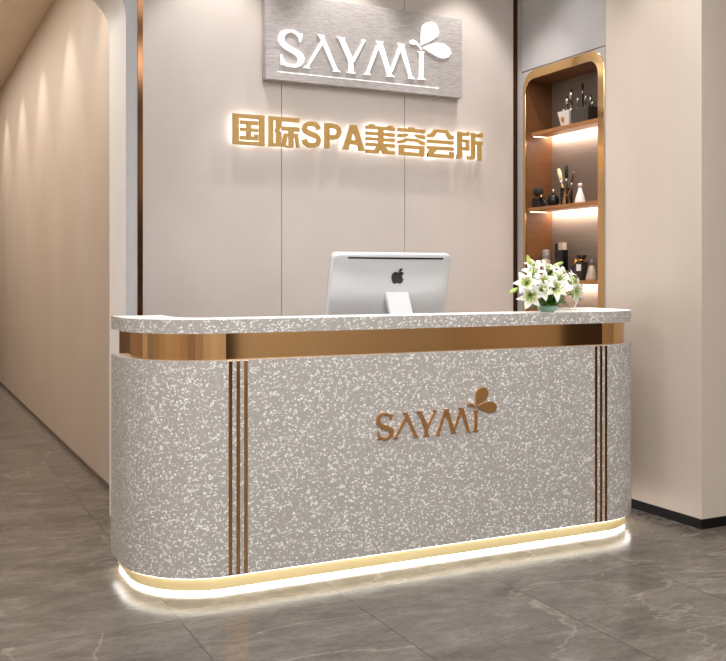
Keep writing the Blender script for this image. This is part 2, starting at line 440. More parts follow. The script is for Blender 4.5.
# ------------------------------------------------------------------ sign board on the back wall
board = thing('sign_board', 'grey brushed rectangular sign board with white lettering high on the back wall', 'sign', (2.55, YW, 2.39))
MB().box(1.897, 3.202, 5.063, YW-0.001, 2.388, 2.885).build('board', M['board'], board, 0.002)
put_logo(board, lambda q: q, 5.0635, 5.054, M['sign_white'])
ul = [on_plane_y(x, y, 5.06) for x, y in ((277.5, 71.0), (439, 87.8), (439, 88.6), (277.5, 71.8))]
MB().prism(ul, 'y', 5.0635, 5.062).build('underline', M['sign_white'], board)

# ------------------------------------------------------------------ gold backlit characters on the back wall
def R(x0, x1, y0, y1): return [(x0, y0), (x1, y0), (x1, y1), (x0, y1)]
def ribbon(pts, w):
    """stroke of half-width w along a smooth polyline"""
    L, Rr = [], []
    for i, p in enumerate(pts):
        a = Vector(pts[max(i-1, 0)]); c = Vector(pts[min(i+1, len(pts)-1)])
        t = (c-a).normalized(); n = Vector((-t.y, t.x))
        L.append((p[0]+n.x*w[0], p[1]+n.y*w[1])); Rr.append((p[0]-n.x*w[0], p[1]-n.y*w[1]))
    return L+Rr[::-1]
def spath():
    pts = []
    pts += [(0.5+0.39*math.cos(a), 0.285+0.195*math.sin(a)) for a in [(-0.12-(i/12)*1.02)*PI for i in range(0, 9)]]
    return pts
S_CENTRE = [(0.87,0.30),(0.82,0.19),(0.70,0.115),(0.50,0.09),(0.30,0.115),(0.17,0.19),(0.135,0.29),(0.19,0.375),(0.34,0.44),(0.55,0.495),(0.74,0.55),(0.85,0.63),(0.87,0.73),(0.80,0.83),(0.66,0.895),(0.48,0.91),(0.30,0.885),(0.17,0.81),(0.12,0.69)]
P_BOWL = [(0.16,0.10),(0.50,0.10),(0.70,0.125),(0.82,0.21),(0.85,0.32),(0.80,0.43),(0.68,0.52),(0.50,0.55),(0.16,0.55)]
CH = {
 'guo': [R(0,.18,0,1), R(.83,1,0,1), R(.18,.83,0,.135), R(.18,.83,.885,1), R(.23,.79,.205,.335), R(.23,.79,.445,.555), R(.22,.79,.715,.835), R(.42,.575,.21,.83), R(.66,.79,.64,.75)],
 'ji': [R(0,.15,0,1), R(.15,.25,0,.12), R(.24,.40,0,.36), [(.24,.36),(.40,.36),(.34,.45),(.40,.54),(.24,.54),(.2,.45)], R(.24,.40,.54,.9), [(.15,.88),(.40,.88),(.36,.98),(.15,.99)], R(.40,1,0,.135), R(.43,1,.31,.44), R(.655,.815,.44,.96), [(.55,.92),(.8,.96),(.78,1),(.56,1)], [(.50,.53),(.63,.53),(.55,.98),(.40,.98)], [(.84,.53),(.95,.53),(1,.98),(.90,.98)]],
 'S': [ribbon(S_CENTRE, (.125, .095))],
 'P': [R(.02,.30,0,1), ribbon(P_BOWL, (.135, .095))],
 'A': [[(.36,0),(.64,0),(1,1),(.74,1),(.5,.27),(.26,1),(0,1)], R(.24,.76,.60,.78)],
 'mei': [R(0,1,.06,.17), [(.06,.09),(.12,0),(.28,0),(.34,.09)], [(.70,.09),(.76,0),(.90,0),(.96,.09)], R(0,1,.265,.375), R(0,1,.455,.56), R(0,1,.645,.76), R(.42,.60,.06,.76), [(.36,.74),(.56,.74),(.42,1),(0,1),(0,.885),(.28,.885)], [(.46,.74),(.66,.74),(.76,.885),(1,.885),(1,1),(.60,1)]],
 'rong': [R(0,1,.05,.17), R(.40,.60,0,.06), [(0,.265),(.36,.235),(.36,.30),(.26,.365),(0,.375)], [(.64,.235),(1,.265),(1,.375),(.76,.365),(.64,.30)], [(0,.60),(0,.50),(.16,.46),(.28,.40),(.72,.40),(.84,.46),(1,.50),(1,.60),(.82,.58),(.68,.505),(.32,.505),(.18,.58)], R(.03,.20,.64,1), R(.80,.97,.64,1), R(.20,.80,.64,.755), R(.20,.80,.885,1)],
 'hui': [[(0,.30),(0,.19),(.10,.18),(.25,0),(.75,0),(.88,.18),(1,.19),(1,.32),(.80,.32),(.67,.115),(.35,.115),(.20,.30)], R(0,1,.385,.50), R(0,1,.61,.725), [(.10,.72),(.36,.72),(.20,.89),(.20,.98),(0,.98),(0,.88)], R(0,1,.885,1), R(.85,1,.78,.89)],
 'suo': [R(.04,.21,.02,.90), [(0,.86),(.21,.82),(.19,.95),(.12,1),(0,1)], R(.20,.49,.04,.16), [(.36,.05),(.40,0),(.46,0),(.49,.05)], R(.20,.49,.285,.39), R(.20,.49,.57,.68), R(.36,.49,.285,.68), R(.56,.71,.03,.92), [(.42,.885),(.57,.885),(.71,.84),(.69,.96),(.62,1),(.42,1)], R(.70,1,.06,.17), [(.86,.07),(.89,0),(1,0),(1,.07)], R(.70,1,.32,.44), R(.80,.95,.32,1.02)],
}
ZT, ZB = 2.182, 2.010
SPECS = [
 ('guo', 1.710, 1.897, 0, 1, 'gold backlit Chinese character shaped like a closed square box, leftmost on the wall'),
 ('ji', 1.922, 2.109, 0, 1, 'gold backlit Chinese character just left of the letter S, above a wall joint'),
 ('S', 2.126, 2.247, .07, .95, 'gold backlit Latin letter S on the back wall'),
 ('P', 2.266, 2.379, .08, .94, 'gold backlit Latin letter P on the back wall'),
 ('A', 2.383, 2.529, .08, .94, 'gold backlit Latin letter A on the back wall'),
 ('mei', 2.539, 2.733, 0, 1, 'gold backlit Chinese character of stacked bars just right of the letter A'),
 ('rong', 2.756, 2.944, 0, 1, 'gold backlit Chinese character with a wide open box at its foot, over a wall joint'),
 ('hui', 2.963, 3.149, 0, 1, 'gold backlit Chinese character with a peaked roof stroke, second from the right end'),
 ('suo', 3.171, 3.364, 0, 1, 'gold backlit Chinese character of two upright halves, rightmost on the wall'),
]
for key, x0, x1, t0, t1, lab in SPECS:
    b = MB(); zt = ZT-(ZT-ZB)*t0; zb = ZT-(ZT-ZB)*t1
    root = thing('sign_letter', lab, 'letter', ((x0+x1)/2, YW, zb), 'gold backlit lettering on the back wall')
    g = MB()
    for i, poly in enumerate(CH[key]):
        q = [(x0+(x1-x0)*px, zt-(zt-zb)*py) for px, py in poly]
        b.prism(q, 'y', 5.092, 5.074-0.00005*i)
        cx = sum(p[0] for p in q)/len(q); cz = sum(p[1] for p in q)/len(q)
        g.prism([(cx+(p[0]-cx)*0.9, cz+(p[1]-cz)*0.9) for p in q], 'y', 5.096, 5.092)
    b.build('letter_face', M['gold_letter'], root)
    g.build('backlight', M['halo'], root)

# ------------------------------------------------------------------ display cabinet in the right-hand wall
Y0, Y1 = 4.266, 5.078
FY0, FY1, FZ0, FZ1 = 4.273, 5.057, 0.20, 2.585   # gold frame outer
IY0, IY1, IZ0, IZ1 = 4.329, 5.026, 0.26, 2.530   # opening
NB = 3.868
cab = thing('display_cabinet', 'tall built-in display cabinet with rounded gold frame and lit bronze shelves', 'display cabinet', (3.8, 4.67, 0))
def rrect(y0, y1, z0, z1, r, n=10):
    return (arc(y1-r, z1-r, r, 0, PI/2, n)+arc(y0+r, z1-r, r, PI/2, PI, n)+arc(y0+r, z0+r, r, PI, 1.5*PI, n)+arc(y1-r, z0+r, r, 1.5*PI, 2*PI, n))
def ring_prism(mb, outer, inner, x0, x1):
    vo = [[mb.bm.verts.new((x, p[0], p[1])) for p in outer] for x in (x0, x1)]
    vi = [[mb.bm.verts.new((x, p[0], p[1])) for p in inner] for x in (x0, x1)]
    n = len(outer)
    for i in range(n):
        j = (i+1) % n
        mb.bm.faces.new((vo[0][i], vo[0][j], vi[0][j], vi[0][i])); mb.bm.faces.new((vo[1][i], vo[1][j], vi[1][j], vi[1][i]))
        mb.bm.faces.new((vo[0][i], vo[0][j], vo[1][j], vo[1][i])); mb.bm.faces.new((vi[0][i], vi[0][j], vi[1][j], vi[1][i]))
    return mb
outer = rrect(FY0, FY1, FZ0, FZ1, 0.125); inner = rrect(IY0, IY1, IZ0, IZ1, 0.085)
# grey face sheet around the frame
sq = []
for p in outer:   # push each outline point to the surrounding rectangle
    cy, cz = (FY0+FY1)/2, (FZ0+FZ1)/2
    sq.append((p[0], p[1]))
face = MB()
rect = rrect(Y0, Y1, 0.06, 2.588, 0.0015)
ring_prism(face, rect, outer, XR, XR+0.004)
face.build('face_panel', M['cab_grey'], cab)
ring_prism(MB(), outer, inner, XR-0.004, XR+0.004).build('gold_frame', M['gold'], cab, 0.002, 1)
b = MB()
b.box(XR+0.0045, 3.91, Y0, IY0-0.0, 0.06, 2.60)
b.build('side_panel', M['niche_side'], cab)
b = MB(); b.box(XR+0.0045, 3.91, IY1, Y1, 0.06, 2.60); b.build('side_panel', M['niche_side'], cab)
MB().box(NB, 3.91, IY0, IY1, 0.06, 2.60).build('back_panel', M['niche_back'], cab)
MB().box(XR+0.0045, NB, IY0, IY1, IZ1, 2.60).build('top_panel', M['niche_side'], cab)
MB().box(XR+0.001, 3.90, Y0, 5.074, 2.594, CEIL-0.002).build('cabinet_door', M['cab_grey'], cab, 0.003, 2)
SHELVES = [(2.176, 2.199, 3.700), (1.690, 1.713, 3.672), (1.226, 1.249, 3.672), (0.752, 0.775, 3.672)]
for z0, z1, xf in SHELVES:
    b = MB(); b.box(xf, NB-0.042, IY0+0.001, IY1-0.001, z0, z1); b.box(NB-0.042, NB-0.0005, IY0+0.001, IY1-0.001, z1-0.006, z1)
    sh = b.build('shelf', M['shelf'], cab, 0.001)
    MB().box(NB-0.0415, NB-0.036, IY0+0.01, IY1-0.01, z0+0.002, z1-0.008).build('light_strip', M['led_shelf'], sh)
    MB().box(xf+0.02, NB-0.045, IY1-0.006, IY1-0.002, z0-0.002, z0).build('light_strip', M['led_side'], sh)

# ------------------------------------------------------------------ computer on the desk
T = math.radians(13.7)
pc = thing('desktop_computer', 'silver all-in-one desktop computer seen from behind on the reception desk', 'computer', (2.152, 4.06, 0.85))
ca, sa = math.cos(T), math.sin(T)
def pan(x, u, d):
    """point on the tilted panel: x sideways, u down from its top edge, d out of the back (towards -y)"""
    return Vector((x, 4.0+u*sa-d*ca, 1.381-u*ca-d*sa))
PW0, PW1, PH = 1.829, 2.475, 0.485
def panel_loop(inset, d, r=0.03):
    return [pan(x, u, d) for x, u in rrect(PW0+inset, PW1-inset, inset, PH-inset, max(r-inset*0.5, 0.012), 6)]
b = MB()
loops = [panel_loop(0.0, -0.030), panel_loop(0.0, -0.012), panel_loop(0.004, -0.004), panel_loop(0.014, 0.0), panel_loop(0.10, 0.006), panel_loop(0.2, 0.009)]
vl = [[b.bm.verts.new(p) for p in lp] for lp in loops]
for k in range(len(vl)-1):
    n = len(vl[k])
    for i in range(n):
        f = b.bm.faces.new((vl[k][i], vl[k][(i+1) % n], vl[k+1][(i+1) % n], vl[k+1][i])); f.smooth = True
        f.material_index = 1 if k < 2 else 0
f = b.bm.faces.new(vl[0]); f.material_index = 1
f = b.bm.faces.new(vl[-1]); f.smooth = True
b.build('screen_housing', [M['alu'], M['white_plastic']], pc)
b = MB()
vs = [b.bm.verts.new(p) for p in [pan(x, u, -0.0305) for x, u in rrect(PW0+0.012, PW1-0.012, 0.012, PH-0.09, 0.01, 4)]]
b.bm.faces.new(vs)
b2 = [b.bm.verts.new(pan(x, u, -0.029)) for x, u in rrect(PW0+0.012, PW1-0.012, 0.012, PH-0.09, 0.01, 4)]
b.bm.faces.new(b2)
for i in range(len(vs)): b.bm.faces.new((vs[i], vs[(i+1) % len(vs)], b2[(i+1) % len(vs)], b2[i]))
b.build('screen', M['screen'], pc)
def decal(b, pts, d0, d1):
    va = [b.bm.verts.new(pan(x, u, d0)) for x, u in pts]; vb = [b.bm.verts.new(pan(x, u, d1)) for x, u in pts]
    b.bm.faces.new(va); b.bm.faces.new(vb)
    n = len(pts)
    for i in range(n): b.bm.faces.new((va[i], va[(i+1) % n], vb[(i+1) % n], vb[i]))
b = MB(); decal(b, rrect(1.907, 2.424, 0.0185, 0.0255, 0.003, 4), -0.002, 0.0028)
b.build('vent_slot', M['black'], pc)
body = [(190,141),(178,133),(163,130),(142,135),(126,149),(118,170),(117,192),(122,218),(132,242),(146,258),(160,263),(176,257),(190,254),(205,257),(222,263),(238,256),(252,238),(262,213),(248,204),(240,190),(238,176),(243,160),(258,147),(244,134),(226,129),(208,134)]
leafp = [(197,129),(199,114),(209,101),(224,93),(235,90),(234,103),(226,117),(212,127)]
cxa, cua = 2.178, 0.116
sc = 0.00046
b = MB()
for pl in (body, leafp):
    decal(b, [(cxa+(x-190)*sc, cua+(y-195)*sc*0.96) for x, y in pl], 0.0, 0.0098)
b.build('fruit_emblem', M['black'], pc)
# stand: arm leaning out of the back, then a foot running under the screen
b = MB()
prof = [(4.046, 1.200), (4.030, 1.198), (3.955, 1.03), (3.925, 0.88), (3.925, 0.8505), (4.14, 0.8505), (4.14, 0.858), (3.95, 0.862), (3.968, 1.03), (4.06, 1.19)]
b.prism(prof, 'x', 2.121, 2.243)
b.build('stand', M['white_plastic'], pc, 0.005, 2)

# ------------------------------------------------------------------ lilies in a low bowl on the counter
VX, VY, VZ = 2.862, 3.755, 1.1005
bowl = single('flower_bowl', MB().lathe([(0.0, 0.0), (0.030, 0.0), (0.034, 0.003), (0.045, 0.013), (0.049, 0.024), (0.047, 0.032), (0.044, 0.032), (0.045, 0.024), (0.040, 0.013), (0.0, 0.008)], (VX, VY, VZ), 32),
              M['celadon'], 'low pale green glazed bowl holding white lilies on the desk counter', 'bowl')

def lily_bloom(parent, c, d, size=0.075, roll=0.0, open_=1.0):
    """six recurved petals opening along direction d from throat point c"""
    d = Vector(d).normalized(); q = d.to_track_quat('Z', 'Y').to_matrix()
    for layer in range(2):
        for k in range(3):
            b = MB(); bm = b.bm
            col = bm.loops.layers.color.new('petal')
            ang = roll+layer*PI/3+k*2*PI/3
            wmax = (0.40 if layer == 0 else 0.30)*size
            NU, NV = 9, 4
            grid = []; val = {}
            jit = random.uniform(-0.08, 0.08)
            for i in range(NU+1):
                u = i/NU
                w = wmax*math.sin(PI*min(1, u*0.93+0.05))**0.75*(1-0.25*u)
                r = size*(0.06+0.30*u+0.75*u*u*open_)
                h = size*(0.92*u-0.42*u**3*open_+jit*u)
                row = []
                for j in range(NV+1):
                    t = (j/NV-0.5)*2
                    wave = 0.035*size*math.sin(u*9+j*1.7+k)*u
                    rr = r+0.16*wmax*t*t*(-1)*(1-u)
                    x = rr; y = t*w; z = h+0.22*w*t*t+wave*abs(t)
                    p = Vector((x*math.cos(ang)-y*math.sin(ang), x*math.sin(ang)+y*math.cos(ang), z+layer*0.002))
                    v = bm.verts.new(q @ p + Vector(c)); val[v] = u*(0.75+0.25*abs(t)); row.append(v)
                grid.append(row)
            for i in range(NU):
                for j in range(NV):
                    f = bm.faces.new((grid[i][j], grid[i+1][j], grid[i+1][j+1], grid[i][j+1])); f.smooth = True
                    for lp in f.loops: lp[col] = (val[lp.vert],)*3+(1,)
            o = b.build('petal', M['petal'], parent)
            s_ = o.modifiers.new('thick', 'SOLIDIFY'); s_.thickness = 0.0012
    b = MB(); a = MB()
    for k in range(6):
        an = roll+k*PI/3+0.3
        tip = q @ Vector((math.cos(an)*0.30*size, math.sin(an)*0.30*size, 0.78*size))
        b.tube([Vector(c), Vector(c)+q @ Vector((math.cos(an)*0.08*size, math.sin(an)*0.08*size, 0.4*size)), Vector(c)+tip], 0.0009, 5)
        a.ball(Vector(c)+tip, 0.0042, (0.5, 0.5, 1.0), seg=8, mat=q @ Matrix.Rotation(PI/2, 3, 'X') @ Matrix.Rotation(an, 3, 'Y'))
    b.tube([Vector(c), Vector(c)+q @ Vector((0, 0, 0.95*size))], [0.0015, 0.0018], 6)
    b.build('stamen', M['stem'], parent); a.build('anther', M['anther'], parent)

def curve3(a, m, c, n=8):
    a, m, c = Vector(a), Vector(m), Vector(c)
    return [a*(1-t)**2+m*2*t*(1-t)+c*t*t for t in [i/n for i in range(n+1)]]

def leaf(parent, pts, w, up=Vector((0, -0.3, 1))):
    b = MB(); bm = b.bm
    pts = [Vector(p) for p in pts]; n = len(pts)
    rows = []
    for i, p in enumerate(pts):
        t = (pts[min(i+1, n-1)]-pts[max(i-1, 0)]).normalized()
        sde = t.cross(up).normalized(); nn = sde.cross(t).normalized()
        ww = w*math.sin(PI*(0.06+0.94*i/(n-1)))**0.8 if i < n-1 else 0.0005
        rows.append([bm.verts.new(p-sde*ww+nn*ww*0.35), bm.verts.new(p), bm.verts.new(p+sde*ww+nn*ww*0.35)])
    for i in range(n-1):
        for j in range(2):
            f = bm.faces.new((rows[i][j], rows[i+1][j], rows[i+1][j+1], rows[i][j+1])); f.smooth = True
    o = b.build('leaf', M['leaf'], parent)
    s_ = o.modifiers.new('thick', 'SOLIDIFY'); s_.thickness = 0.0012
    return o

GL = 'white lilies in the green bowl'
def lily(px, pz, y, d, size, label, roll=0.0, open_=1.0, leaves=(), k=0):
    an = k*2.4
    foot = Vector((VX+0.016*math.cos(an), VY+0.016*math.sin(an), VZ+0.012))
    c = Vector((px, y, pz))
    root = thing('lily', label, 'flower', tuple(foot), GL)
    dv = Vector(d).normalized()
    mid = Vector(((VX*0.55+px*0.45), (VY*0.5+y*0.5)+0.01, VZ+0.45*(pz-VZ)+0.04))
    end = c-dv*0.002
    MB().tube(curve3(foot, mid, end), [0.0032]*8+[0.0045], 8).build('stem', M['stem'], root)
    lily_bloom(root, c, d, size, roll, open_)
    for lf in leaves: leaf(root, curve3(*lf[:3]), lf[3])
    return root
def L3(a, m, c, w=0.012): return (a, m, c, w)
B0 = (VX, VY-0.01, VZ+0.042)
SP = [
 # x, z, y, direction, size, label, roll, open
 (2.872, 1.212, 3.700, (-0.02, -1, 0.18), 0.062, 'white lily facing straight out at the middle of the bouquet', 0.5, 1.05,
   [L3(B0, (VX-0.04, VY-0.03, 1.19), (VX-0.075, VY-0.055, 1.175)), L3(B0, (VX+0.01, VY-0.03, 1.17), (VX+0.03, VY-0.06, 1.185))]),
 (2.752, 1.188, 3.715, (-0.45, -0.85, -0.30), 0.064, 'white lily hanging low at the left edge of the bouquet', 0.2, 0.95,
   [L3(B0, (VX-0.07, VY-0.02, 1.15), (VX-0.13, VY-0.03, 1.112)), L3(B0, (VX-0.05, VY-0.04, 1.16), (VX-0.115, VY-0.05, 1.128))]),
 (2.790, 1.268, 3.745, (-0.30, -0.55, 0.75), 0.060, 'white lily raised at the upper left of the bouquet', 0.9, 0.75,
   [L3(B0, (VX-0.05, VY+0.01, 1.20), (VX-0.09, VY+0.01, 1.265))]),
 (2.752, 1.235, 3.735, (-0.65, -0.60, 0.25), 0.060, 'white lily turned left, half way up the left side of the bouquet', 0.1, 0.9, []),
 (2.890, 1.292, 3.770, (0.10, -0.42, 0.90), 0.060, 'white lily pointing up at the top of the bouquet', 0.4, 0.85,
   [L3(B0, (VX+0.02, VY+0.02, 1.22), (VX+0.025, VY+0.02, 1.33))]),
 (2.958, 1.268, 3.760, (0.35, -0.65, 0.55), 0.059, 'white lily at the upper right of the bouquet beside the dark bottles', 0.8, 0.9,
   [L3(B0, (VX+0.06, VY+0.01, 1.18), (VX+0.10, VY-0.01, 1.235))]),
 (3.000, 1.238, 3.745, (0.60, -0.65, 0.35), 0.059, 'white lily on the right side of the bouquet, above the drooping pair', 0.2, 0.9, []),
 (2.985, 1.200, 3.700, (0.45, -0.85, -0.05), 0.062, 'white lily at the lower right of the bouquet, facing forward', 0.6, 1.0,
   [L3(B0, (VX+0.06, VY-0.03, 1.17), (VX+0.12, VY-0.03, 1.105)), L3(B0, (VX+0.04, VY-0.04, 1.15), (VX+0.09, VY-0.05, 1.14))]),
 (3.018, 1.186, 3.735, (0.75, -0.50, -0.42), 0.060, 'white lily drooping outward at the right edge of the bouquet', 0.0, 0.85, []),
 (2.825, 1.240, 3.715, (-0.20, -0.90, 0.40), 0.056, 'white lily left of the central bloom, tucked between its neighbours', 0.35, 0.9, [L3(B0, (VX-0.03, VY-0.04, 1.16), (VX-0.05, VY-0.06, 1.20))]),
]
SP += [
 (2.818, 1.300, 3.775, (-0.15, -0.45, 0.9), 0.056, 'white lily at the top left of the bouquet, left of the topmost bloom', 0.7, 0.7, []),
 (2.920, 1.246, 3.725, (0.15, -0.85, 0.5), 0.056, 'white lily right of the central bloom, near the middle of the bouquet', 0.15, 0.9,
   [L3(B0, (VX+0.03, VY-0.05, 1.15), (VX+0.055, VY-0.07, 1.165))]),
 (2.800, 1.205, 3.700, (-0.15, -0.95, 0.05), 0.054, 'white lily low in the bouquet between the left edge bloom and the centre', 0.8, 0.85,
   [L3(B0, (VX-0.03, VY-0.05, 1.14), (VX-0.06, VY-0.075, 1.135)), L3(B0, (VX, VY-0.05, 1.13), (VX+0.01, VY-0.08, 1.15))]),
]
for k, s in enumerate(SP): lily(s[0]-0.024, s[1], s[2], s[3], s[4], s[5], s[6], s[7], s[8], k)
def bud(px, pz, y, d, ln, r, label, k):
    an = k*1.9+0.5
    foot = Vector((VX+0.024*math.cos(an), VY+0.024*math.sin(an), VZ+0.014))
    root = thing('lily_bud', label, 'flower', tuple(foot), 'lily buds in the green bowl')
    px -= 0.02; c = Vector((px, y, pz)); dv = Vector(d).normalized(); q = dv.to_track_quat('Z', 'Y').to_matrix()
    mid = Vector(((VX+px)/2, (VY+y)/2+0.02, VZ+0.6*(pz-VZ)))
    MB().tube(curve3(foot, mid, c), [0.0028]*9, 7).build('stem', M['stem'], root)
    MB().lathe([(0.0005, -0.004), (r*0.5, 0.0), (r*0.9, ln*0.22), (r, ln*0.5), (r*0.75, ln*0.8), (0.0008, ln)], c, 12, mat=q).build('bud', M['bud'], root)
bud(2.800, 1.326, 3.785, (-0.35, -0.1, 0.9), 0.055, 0.011, 'green lily bud standing up above the left of the bouquet', 0)
bud(2.935, 1.325, 3.775, (0.95, -0.1, 0.30), 0.058, 0.009, 'yellow-green lily bud lying to the right above the bouquet', 1)
bud(2.712, 1.215, 3.765, (-0.9, -0.15, -0.35), 0.055, 0.010, 'green lily bud poking out past the left side of the bouquet', 2)
bud(2.882, 1.262, 3.715, (0.0, -0.5, 0.9), 0.040, 0.012, 'pale lily bud just above the central bloom', 3)
bud(3.015, 1.258, 3.745, (0.85, -0.3, -0.15), 0.045, 0.009, 'yellow lily bud at the right of the bouquet beside the glass jar', 4)

# loose foliage rising between the blooms
fol = thing('lily_foliage', 'dark green lily leaves fanning out under the white blooms', 'leaves', (VX, VY, VZ+0.012))
for k in range(16):
    an = k*2*PI/16+0.2; rr_ = 0.055+0.05*random.random(); hh = 0.045+0.085*random.random()
    ex, ey = VX-0.01+math.cos(an)*rr_*1.35, VY+math.sin(an)*rr_*0.75
    a0 = Vector((VX+0.02*math.cos(an), VY+0.02*math.sin(an), VZ+0.012))
    leaf(fol, curve3(a0, (VX+math.cos(an)*rr_*0.5, VY+math.sin(an)*rr_*0.4, VZ+hh*0.9), (ex, ey, VZ+hh)), 0.010+0.004*random.random())

# ------------------------------------------------------------------ things on the cabinet shelves
S1, S2, S3 = 2.1995, 1.7135, 1.2495
def taper(mb, cx, cy, z0, z1, hx0, hy0, hx1, hy1, mi=0):
    lo = [mb.bm.verts.new((cx+a*hx0, cy+c*hy0, z0)) for a, c in ((-1, -1), (1, -1), (1, 1), (-1, 1))]
    hi = [mb.bm.verts.new((cx+a*hx1, cy+c*hy1, z1)) for a, c in ((-1, -1), (1, -1), (1, 1), (-1, 1))]
    for f in (lo, hi): mb.bm.faces.new(f).material_index = mi
    for i in range(4): mb.bm.faces.new((lo[i], lo[(i+1) % 4], hi[(i+1) % 4], hi[i])).material_index = mi
    return mb
def open_taper(cx, cy, z0, z1, hx0, hy0, hx1, hy1, t=0.004):
    """hollow tapered square cup"""
    b = MB(); bm = b.bm
    def ring(hx, hy, z): return [bm.verts.new((cx+a*hx, cy+c*hy, z)) for a, c in ((-1, -1), (1, -1), (1, 1), (-1, 1))]
    rs = [ring(hx0, hy0, z0), ring(hx1, hy1, z1), ring(hx1-t, hy1-t, z1), ring(hx0-t, hy0-t, z0+t)]
    for a, c in zip(rs[:-1], rs[1:]):
        for i in range(4): bm.faces.new((a[i], a[(i+1) % 4], c[(i+1) % 4], c[i]))
    bm.faces.new(rs[0]); bm.faces.new(rs[-1])
    return b
# top shelf
cup = thing('brush_cup', 'cream tapered square cup with a gold medallion on the top shelf', 'cup', (3.775, 4.745, S1))
open_taper(3.775, 4.738, S1, S1+0.098, 0.030, 0.036, 0.044, 0.058).build('cup_body', M['cream_ceramic'], cup, 0.002)
b = MB(); b.ball((3.738, 4.750, S1+0.050), 0.015, (0.25, 1.0, 1.25), seg=16); b.build('medallion', M['gold_small'], cup)
tray = thing('tool_box', 'dark open-topped box for brushes on the top shelf beside the cream cup', 'box', (3.790, 4.595, S1))
open_taper(3.790, 4.595, S1, S1+0.095, 0.045, 0.075, 0.048, 0.082).build('box_body', M['smoke_acrylic'], tray, 0.002)
def tool(x, y, z, tx, ty, ln, r, label, kind, grp):
    root = thing('makeup_brush' if kind == 'brush' else 'nail_tool', label, 'brush' if kind == 'brush' else 'tool', (x, y, z), grp)
    r *= 1.3
    p0 = Vector((x, y, z)); p1 = Vector((x+tx, y+ty, z+ln)); m = p0.lerp(p1, 0.72)
    if kind == 'brush':
        MB().tube([p0, p0.lerp(p1, 0.4), m], [r*0.6, r, r*0.8], 8).build('handle', M['black'], root)
        MB().tube([m, p0.lerp(p1, 0.82)], [r*0.9, r*1.1], 8).build('ferrule', M['steel'], root)
        MB().tube([p0.lerp(p1, 0.82), p0.lerp(p1, 0.92), p1], [r*1.1, r*1.5, r*0.5], 8).build('bristles', M['brush_black'], root)
    else:
        MB().tube([p0, m], [r, r*1.1], 8).build('handle', M['steel'], root)
        MB().tube([m, p0.lerp(p1, 0.86), p1], [r*1.1, r*1.5, r*0.3], 8).build('blade', M['steel'], root)
G1 = 'tools in the cream cup'; G2 = 'tools in the dark box'
tool(3.768, 4.770, S1+0.006, 0.0, 0.012, 0.125, 0.0042, 'shortest silver tool in the cream cup, at its left', 'tool', G1)
tool(3.775, 4.750, S1+0.006, 0.0, 0.006, 0.195, 0.0060, 'middle silver tool in the cream cup', 'tool', G1)
tool(3.782, 4.727, S1+0.006, 0.0, -0.004, 0.232, 0.0066, 'tallest silver tool in the cream cup, at its right', 'tool', G1)
tool(3.790, 4.657, S1+0.006, 0.0, 0.014, 0.185, 0.0050, 'steel tool at the left end of the dark box', 'tool', G2)
tool(3.795, 4.625, S1+0.006, 0.0, 0.006, 0.255, 0.0045, 'tallest dark-tipped brush in the dark box', 'brush', G2)
tool(3.785, 4.615, S1+0.006, 0.0, -0.030, 0.180, 0.0042, 'leaning steel tool in the middle of the dark box', 'tool', G2)
tool(3.795, 4.560, S1+0.006, 0.0, -0.004, 0.168, 0.0055, 'steel tool with a bright tip at the right of the dark box', 'tool', G2)
tool(3.787, 4.545, S1+0.006, 0.0, -0.018, 0.130, 0.0040, 'shortest steel tool at the right end of the dark box', 'tool', G2)

# middle shelf
jar = thing('cosmetic_jar', 'square dark jar at the far left of the middle shelf', 'jar', (3.715, 4.968, S2))
MB().box(3.686, 3.742, 4.925, 4.998, S2, S2+0.040).build('jar_body', M['black_matte'], jar, 0.004)
MB().box(3.688, 3.740, 4.927, 4.996, S2+0.041, S2+0.060).build('lid', M['black'], jar, 0.004)
pb = thing('powder_brush', 'fluffy black powder brush with copper ferrule leaning over the square jar', 'brush', (3.712, 4.868, S2))
h0 = Vector((3.708, 4.868, S2+0.006)); h1 = Vector((3.706, 4.955, S2+0.100)); dv = (h1-h0)
MB().tube([h0, h0+dv*0.35, h0+dv*0.58], [0.004, 0.006, 0.007], 10).build('handle', M['black'], pb)
MB().tube([h0+dv*0.58, h0+dv*0.76], [0.008, 0.011], 12).build('ferrule', M['gold_small'], pb)
q = dv.normalized().to_track_quat('Z', 'Y').to_matrix()
MB().lathe([(0.011, -0.002), (0.026, 0.012), (0.034, 0.028), (0.031, 0.046), (0.018, 0.056), (0.001, 0.059)], h0+dv*0.76, 18, mat=q).build('bristles', M['brush_black'], pb)
rb = thing('perfume_bottle', 'round black perfume bottle with silver cap on the middle shelf', 'bottle', (3.765, 4.878, S2))
MB().lathe([(0.0, 0.0), (0.022, 0.0), (0.030, 0.008), (0.037, 0.030), (0.037, 0.048), (0.028, 0.068), (0.012, 0.079), (0.010, 0.082), (0.0, 0.082)], (3.765, 4.878, S2), 24).build('bottle_body', M['black'], rb)
MB().lathe([(0.0, 0.082), (0.010, 0.082), (0.011, 0.100), (0.013, 0.104), (0.013, 0.112), (0.0, 0.114)], (3.765, 4.878, S2), 16).build('cap', M['steel'], rb)
gl = thing('glass_tumbler', 'clear glass tumbler holding brushes on the middle shelf', 'glass', (3.780, 4.768, S2))
MB().lathe([(0.0, 0.0), (0.032, 0.0), (0.034, 0.003), (0.040, 0.110), (0.0375, 0.110), (0.032, 0.008), (0.0, 0.007)], (3.780, 4.768, S2), 28).build('tumbler_wall', M['glass'], gl)
G3 = 'brushes in the glass tumbler'
